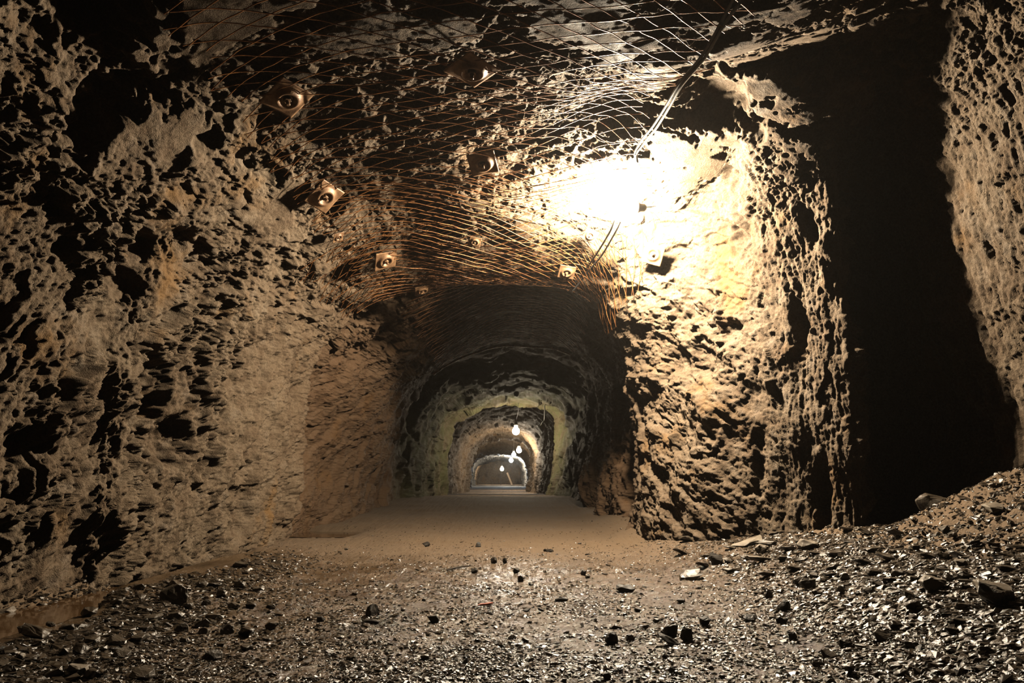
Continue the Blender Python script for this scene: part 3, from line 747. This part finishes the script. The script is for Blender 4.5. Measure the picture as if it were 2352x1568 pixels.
scatter(34, (1900, 1420, 2350, 1560), lambda x, y: True, (18, 34), 'sc', 'loose_stone',
        'wet dark stone at the near right edge of the floor', 'wet stones at the near right')
scatter(20, (2080, 1150, 2350, 1300), lambda x, y: y > 1290-(x-2080)*.45, (22, 44), 'cs', 'loose_stone',
        'dusty stone on the dark bank inside the right recess', 'stones on the bank in the recess')
scatter(28, (560, 1255, 1560, 1540), lambda x, y: True, (10, 22), 'cs', 'loose_stone',
        'small dark stone sticking out of the wet track gravel', 'small stones on the track')

# an orange-red stick and a broken twig on the track
def stick(name, a, b, r, material, label, cat):
    p, q = on_floor(*a), on_floor(*b)
    pts = [p+(q-p)*t+np.array([0, 0, r*1.2+.004*math.sin(5*t)]) for t in np.linspace(0, 1, 9)]
    for k in range(9): pts[k][2] = float(floor_z(pts[k][0], pts[k][1]))+r+.004
    V, F = tube(pts, [r*.5, r*.9, r, r, r*1.05, r, r, r*.8, r*.4], 7)
    tagit(new_obj(name, np_mesh(name, V, F), material), label, cat)
stick('wood_splinter', (1098, 1396), (1132, 1390), .005, plain('red_wood', (.35, .06, .015), .5), 'thin orange-red splinter on the wet track', 'splinter')
stick('twig', (1026, 1313), (1082, 1303), .005, M_BACKLIT_DARK, 'dark broken twig lying across the far track', 'twig')

# ---------------------------------------------------------------- wire mesh under the roof
GV = np.linspace(1, 15.5, 1500); GI = np.linspace(3.2, 9.0, 160)
GS = surf(GV, GI)                                   # v, i, 3
GN = surf_normals(GS)*SGN
ic = int(np.argmin(np.abs(GI-6)))
seg = np.linalg.norm(np.diff(GS, axis=1), axis=2)
ARC = np.concatenate([np.zeros((len(GV), 1)), np.cumsum(seg, axis=1)], axis=1); ARC -= ARC[:, ic:ic+1]
YC = GS[:, ic, 1]
def roof_at(s, y, off):
    k = np.clip(np.searchsorted(YC, y), 1, len(YC)-1)
    out = np.empty((len(s), 3))
    for n in range(len(s)):
        r = k[n]; ii = np.interp(s[n], ARC[r], np.arange(len(GI)))
        a = int(ii); f = ii-a; b = min(a+1, len(GI)-1)
        g = np.clip((y[n]-YC[r-1])/max(YC[r]-YC[r-1], 1e-6), 0, 1); w = r-1
        p = (GS[r, a]*(1-f)+GS[r, b]*f)*g+(GS[w, a]*(1-f)+GS[w, b]*f)*(1-g); nn = GN[r, a]*(1-f)+GN[r, b]*f
        out[n] = p+nn*off[n]
    return out
def wire_sheet(name, y0, y1, sl, sr, label, pa=.105, pb=.095, slope=1.0, skew=1.0, off=.085, seed=1, r=.0026):
    """two crossing families of wires; sl(y), sr(y): ragged side edges"""
    rg = np.random.default_rng(seed); parts = []
    def add(s, y):
        e = 1
        m = (y > y0+.03*np.sin(s*9)) & (y < y1+.04*np.sin(s*7+1)) & (s > sl(y)+.05*np.sin(y*17+s)) & (s < sr(y)+.05*np.sin(y*13))
        idx = np.where(m)[0]
        if len(idx) < 6: return
        s, y = s[idx], y[idx]
        P0 = np.stack([s, y, 0*s], -1)
        o = off+.022*perlin(P0/.45, seed+5)+.010*perlin(P0/.12, seed+6)+rg.normal(0, .002)
        P = roof_at(s, y, o)
        V, F = tube(P, r, 5); parts.append((V, F))
    S = np.linspace(-2.0, 1.5, 140)
    for yy in np.arange(y0-1.2, y1+1.2, pb): add(S, yy+(-.20*S+.12*S*S)*skew+rg.normal(0, .006)+.010*np.sin(S*4+yy*3))
    for yy in np.arange(y0-2.6, y1+2.6, pa): add(S, yy+(.65*S+.20*S*S)*slope+rg.normal(0, .006)+.010*np.sin(S*5+yy*4))
    V, F = join_vf(parts)
    return tagit(new_obj(name, np_mesh(name, V, F), M_WIRE), label, 'wire mesh')
wire_sheet('wire_mesh', 1.9, 4.4, lambda y: -1.52+.03*y, lambda y: .95-.05*(y-2), 'rusty diamond wire mesh sagging under the near roof', seed=3)
wire_sheet('wire_mesh', 4.15, 5.72, lambda y: -1.42+.14*(y-4.2), lambda y: .95-.1*(y-4.2), 'rusty wire mesh bunched behind the lamp, draping down the left shoulder', pa=.06, pb=.08, slope=1.15, seed=9, off=.075)
wire_sheet('wire_mesh', 4.7, 5.75, lambda y: -1.75+.1*(y-4.2)*2, lambda y: 1.2, 'second rusty wire mesh overlapped at the edge of the roof drop', pa=.11, pb=.09, slope=.7, skew=1.8, seed=13, off=.05)
wire_sheet('wire_mesh', 5.95, 9.5, lambda y: -1.1, lambda y: .95, 'dark wire mesh on the shaded roof past the drop', pa=.12, pb=.12, seed=17, off=.07)
wire_sheet('wire_mesh', 11.9, 14.6, lambda y: -1.2, lambda y: .9, 'wire mesh on the greenish roof beside the second lamp', pa=.16, pb=.16, seed=21, off=.06, r=.005)

# ---------------------------------------------------------------- roof bolts
def bolt_meshes():
    n = 22; a = np.linspace(-1, 1, n); X, Y = np.meshgrid(a, a, indexing='ij')
    R = np.sqrt(X*X+Y*Y)
    z = .16*np.exp(-((R-.52)/.17)**2)*1.6 - .10*np.exp(-(R/.25)**2) + .03*np.sin(3*X+1)*Y
    top = np.stack([X, Y, z], -1).reshape(-1, 3); bot = top-np.array([0, 0, .05])
    F = grid_faces(n, n); Fb = F[:, ::-1]+n*n
    ring = list(range(0, n))+[k*n+n-1 for k in range(1, n)]+[n*n-1-k for k in range(1, n)]+[k*n for k in range(n-2, 0, -1)]
    ring = np.array(ring); nx = np.roll(ring, -1)
    Fs = np.stack([ring, ring+n*n, nx+n*n, nx], -1)
    plate = np_mesh('plate', np.concatenate([top, bot]), np.concatenate([F, Fb, Fs]))
    bm = bmesh.new(); bmesh.ops.create_cone(bm, cap_ends=True, segments=6, radius1=.22, radius2=.21, depth=.22)
    bmesh.ops.bevel(bm, geom=list(bm.edges), offset=.02, segments=1, affect='EDGES')
    bmesh.ops.translate(bm, verts=bm.verts, vec=(0, 0, .10)); nut = bpy.data.meshes.new('nut'); bm.to_mesh(nut); bm.free()
    bm = bmesh.new(); bmesh.ops.create_cone(bm, cap_ends=True, segments=14, radius1=.10, radius2=.10, depth=1.5)
    bmesh.ops.bevel(bm, geom=[e for e in bm.edges if len(e.link_faces) == 2 and abs(e.calc_face_angle()) > 1], offset=.02, segments=1, affect='EDGES')
    bmesh.ops.translate(bm, verts=bm.verts, vec=(0, 0, -.28)); shank = bpy.data.meshes.new('shank'); bm.to_mesh(shank); bm.free()
    bm = bmesh.new(); bmesh.ops.create_cone(bm, cap_ends=True, segments=24, radius1=.34, radius2=.30, depth=.05)
    bmesh.ops.translate(bm, verts=bm.verts, vec=(0, 0, -.01)); washer = bpy.data.meshes.new('washer'); bm.to_mesh(washer); bm.free()
    for m in (plate, nut, shank, washer): m.materials.append(M_PLATE)
    for m in (nut, shank, washer): m.polygons.foreach_set('use_smooth', np.zeros(len(m.polygons), bool))
    return plate, washer, nut, shank
BP = bolt_meshes()
def roof_bolt(px, py, size, spin, label, lean=(0, 0), off=.085):
    p, n = hit(px, py)
    p = p+n*off
    z = (n+Vector((lean[0], lean[1], 0))).normalized()
    x = Vector((math.cos(spin), math.sin(spin), 0)); x = (x-z*x.dot(z)).normalized(); y = z.cross(x)
    e = empty('roof_bolt', p, label, 'roof bolt', 'roof bolts with domed plates')
    e.rotation_euler = Matrix((x, y, z)).transposed().to_euler()
    s = size/2
    for me, nm in zip(BP, ('plate', 'washer', 'nut', 'shank')):
        o = bpy.data.objects.new(nm, me); COL.objects.link(o); o.parent = e; o.scale = (s, s, s)
    return e
for b_ in [(655, 190, .19, .95, 'rusty bolt plate highest on the left shoulder of the roof', (.1, -.1)),
           (1085, 118, .19, .75, 'bolt plate pinning the near mesh, highest in the roof centre', (0, -.1)),
           (735, 425, .19, -.5, 'rusty bolt plate on the left shoulder above the first torn mesh edge', (.2, -.25)),
           (1107, 345, .17, -.2, 'orange rusty bolt plate in the roof just before the bunched mesh', (0, -.35)),
           (880, 575, .17, .25, 'bolt plate low on the left where the mesh hangs ragged', (.3, -.2)),
           (968, 642, .13, .1, 'small bolt plate at the left end of the roof drop', (.2, -.2)),
           (766, 522, .08, .4, 'tiny rusty bolt end below the left mesh edge', (.3, 0)),
           (1090, 532, .09, .3, 'small bolt in the dark hollow behind the bunched mesh', (0, -.3)),
           (1356, 522, .10, .5, 'bolt plate in the mesh right under the lit lamp', (-.1, -.3)),
           (1302, 603, .13, .2, 'bolt plate at the right end of the roof drop', (0, -.3)),
           (1502, 580, .15, .5, 'square bolt plate on the cracked rock face right of the lamp', (-.2, -.3))]:
    roof_bolt(b_[0], b_[1], b_[2], b_[3], b_[4], b_[5], .095)

# ---------------------------------------------------------------- cables and lamps
def cable(name, strands, r, material, label, ties=(), n=60, tie_r=.012):
    e = empty(name, strands[0][0], label, 'cable')
    base = Vector(strands[0][0])
    for pts in strands:
        V, F = tube(spline(pts, n), r, 8)
        new_obj('strand', np_mesh('strand', V-np.array(base), F), material, e)
    for c, d in ties:
        c = np.array(c); d = np.array(d)/np.linalg.norm(d)
        a = np.cross(d, [0, 0, 1]); a /= np.linalg.norm(a); b = np.cross(d, a)
        ring = [c+tie_r*(math.cos(t)*a+math.sin(t)*b) for t in np.linspace(0, 2*math.pi, 17)]+[c+a*tie_r*1.3+b*tie_r*.5, c+a*tie_r*3+b*tie_r*1.2]
        V, F = tube(ring, .002, 5)
        new_obj('tie', np_mesh('tie', V-np.array(base), F), M_TIE, e)
    return e
zc = 2.28
A = [at_z(*p) for p in [(1745, -60, 2.30), (1700, 5, 2.29), (1664, 55, 2.28), (1620, 130, 2.27), (1560, 205, 2.28), (1510, 290, 2.34), (1478, 330, 2.40), (1462, 352, 2.41), (1464, 372, 2.39)]]
B = [at_z(*p) for p in [(1728, -60, 2.31), (1680, 5, 2.30), (1655, 55, 2.29), (1612, 128, 2.28), (1553, 203, 2.29), (1503, 285, 2.35), (1470, 328, 2.41), (1458, 350, 2.42), (1462, 370, 2.40)]]
cable('power_cable', [A, B], .0075, M_CABLE, 'pale twin cable hanging under the near roof down to the lit lamp',
      ties=[((A[2]+B[2])/2, A[3]-A[1]), ((A[3]+B[3])/2, A[4]-A[2]), ((A[7]+B[7])/2, A[8]-A[6])])
D1 = [at_y(*p) for p in [(1412, 505, 4.52), (1402, 530, 4.62), (1372, 580, 5.0), (1345, 618, 5.3), (1312, 660, 5.55)]]
D2 = [at_y(*p) for p in [(1425, 508, 4.52), (1414, 532, 4.62), (1385, 582, 5.0), (1352, 622, 5.3), (1316, 668, 5.55)]]
cable('power_cable', [D1, D2], .007, M_BLACK, 'dark twin cable running from the lit lamp to the roof drop', n=40)

def bulb_lamp(p, r, strength, color, label, sock, cords, name='bulb_lamp', cord_r=.003):
    """glowing bulb, its socket pointing along sock, thin cords from the roof"""
    p = Vector(p); e = empty(name, p, label, 'lamp', 'bulbs hung along the tunnel')
    # pear-shaped bulb by turning a profile
    prof = [(0, -1.0), (.35, -.94), (.68, -.74), (.92, -.40), (1.0, 0), (.93, .38), (.74, .72), (.5, 1.0), (.38, 1.22), (.36, 1.35)]
    m = 24; V = []; F = []
    for k, (rr, zz) in enumerate(prof):
        for j in range(m): V.append((rr*r*math.cos(j/m*6.28319), rr*r*math.sin(j/m*6.28319), zz*r))
    for k in range(len(prof)-1):
        for j in range(m): F.append((k*m+j, k*m+(j+1) % m, (k+1)*m+(j+1) % m, (k+1)*m+j))
    d = Vector(sock).normalized(); q = Vector((0, 0, 1)).rotation_difference(d)
    o = new_obj('bulb', np_mesh('bulb', V, F), plain('bulb_glow', (1, 1, 1), .3, 0, color, strength), e); o.rotation_euler = q.to_euler()
    s = [(.40, 1.15), (.52, 1.2), (.52, 1.95), (.40, 2.1), (.40, 2.5), (.22, 2.7), (0.01, 2.72)]
    V = []; F = []
    for k, (rr, zz) in enumerate(s):
        for j in range(m): V.append((rr*r*math.cos(j/m*6.28319), rr*r*math.sin(j/m*6.28319), zz*r))
    for k in range(len(s)-1):
        for j in range(m): F.append((k*m+j, k*m+(j+1) % m, (k+1)*m+(j+1) % m, (k+1)*m+j))
    o = new_obj('socket', np_mesh('socket', V, F), M_SOCKET, e); o.rotation_euler = q.to_euler()
    end = p+d*r*2.6
    for c in cords:
        pts = [np.array(c_)-np.array(p) for c_ in c]
        V, F = tube(spline(pts, 20), cord_r, 6); new_obj('cord', np_mesh('cord', V, F), M_CABLE, e)
    return e
WARM = (1, .87, .66)
L1 = at_y(1425, 475, 4.46)
so = at_y(1510, 478, 4.48)
end1 = L1+(so-L1)/np.linalg.norm(so-L1)*.062*2.6
bulb_lamp(L1, .066, 4300, WARM, 'blazing bare bulb hung under the near roof right of centre', so-L1,
          [[A[8], at_y(1475, 400, 4.15), at_y(1500, 450, 4.45), at_y(1511, 470, 4.5), end1], [B[8], at_y(1467, 410, 4.15), at_y(1469, 440, 4.3)]])
L2 = at_y(1185, 990, 14.5)
bulb_lamp(L2, .075, 330, WARM, 'second lit bulb, under the greenish arch', (0, 0, 1), [[L2+np.array([0, 0, .2]), L2+np.array([.05, -.05, .45]), L2+np.array([.05, -.1, .75])]])
L3 = at_y(1192, 1034, 24.8)
bulb_lamp(L3, .09, 500, WARM, 'third lit bulb, highest of the far cluster and right of it', (0, 0, 1), [[L3+np.array([0, 0, .2]), L3+np.array([.02, 0, .8])]])
L4 = at_y(1180, 1044, 30.)
bulb_lamp(L4, .09, 500, WARM, 'fourth lit bulb, between the third and the whitish one', (0, 0, 1), [[L4+np.array([0, 0, .2]), L4+np.array([.02, 0, .9])]])
L5 = at_y(1174, 1057, 43.)
bulb_lamp(L5, .12, 900, (.75, .9, 1.0), 'whitish bulb, lowest of the far cluster, lighting the bluish arch', (0, 0, 1), [[L5+np.array([0, 0, .3]), L5+np.array([.02, 0, .6])]])
L6 = at_y(1153, 1077, 55.)
bulb_lamp(L6, .14, 500, WARM, 'farthest lit bulb, before the end wall over a thin post', (0, 0, 1), [[L6+np.array([0, 0, .3]), L6+np.array([.02, 0, 1.1])]])
# thin post and a leaning prop at the far end
def pole(name, a, b, r, label, cat):
    V, F = tube(np.linspace(a, b, 6), r, 8); tagit(new_obj(name, np_mesh(name, V, F), plain('weathered_wood', (.16, .11, .07), .8)), label, cat)
zf = float(floor_z(-.7, 54.5))
pole('post', at_y(1150, 1082, 54.5), np.array([at_y(1150, 1110, 54.5)[0], 54.5, zf]), .035, 'thin upright post under the farthest bulb', 'post')
pole('prop_pole', at_y(1165, 1085, 57), np.array([at_y(1176, 1110, 57)[0], 57, float(floor_z(0, 57))]), .09, 'brown prop leaning beside the farthest bulb', 'prop')
K = [at_y(*p) for p in [(1233, 976, 14.2), (1238, 979, 14.2), (1243, 976, 14.2), (1246, 970, 14.2), (1250, 966, 14.2), (1251, 956, 14.2), (1251, 930, 14.2)]]
V, F = tube(spline(K, 40), .011, 7)
tagit(new_obj('cable_end', np_mesh('cable_end', V, F), M_CABLE), 'short pale cable end dangling right of the second bulb', 'cable')

# ---------------------------------------------------------------- camera and picture settings
cam = bpy.data.cameras.new('camera'); co = bpy.data.objects.new('camera', cam); COL.objects.link(co)
co.location = (0, 0, EYE); co.rotation_euler = (math.pi/2+PITCH, 0, 0)
cam.sensor_width = 36; cam.lens = FPX/W*36; cam.clip_start = .05; cam.clip_end = 200
SC.camera = co
w = bpy.data.worlds.new('world'); SC.world = w; w.use_nodes = True
w.node_tree.nodes['Background'].inputs[0].default_value = (0, 0, 0, 1)
glow_veil = w.node_tree.nodes.new('ShaderNodeVolumeScatter')          # thin scatter added to the air, imitating lens glow around the lamps
glow_veil.inputs['Density'].default_value = .0011; glow_veil.inputs['Anisotropy'].default_value = .6; glow_veil.inputs['Color'].default_value = (1, .9, .8, 1)
w.node_tree.links.new(glow_veil.outputs[0], w.node_tree.nodes['World Output'].inputs['Volume'])
SC.cycles.volume_bounces = 0
vs = SC.view_settings
vs.view_transform = 'Standard'; vs.look = 'None'; vs.gamma = 1; vs.exposure = 0; vs.use_curve_mapping = False
SC.cycles.max_bounces = 2; SC.cycles.diffuse_bounces = 0; SC.cycles.glossy_bounces = 1
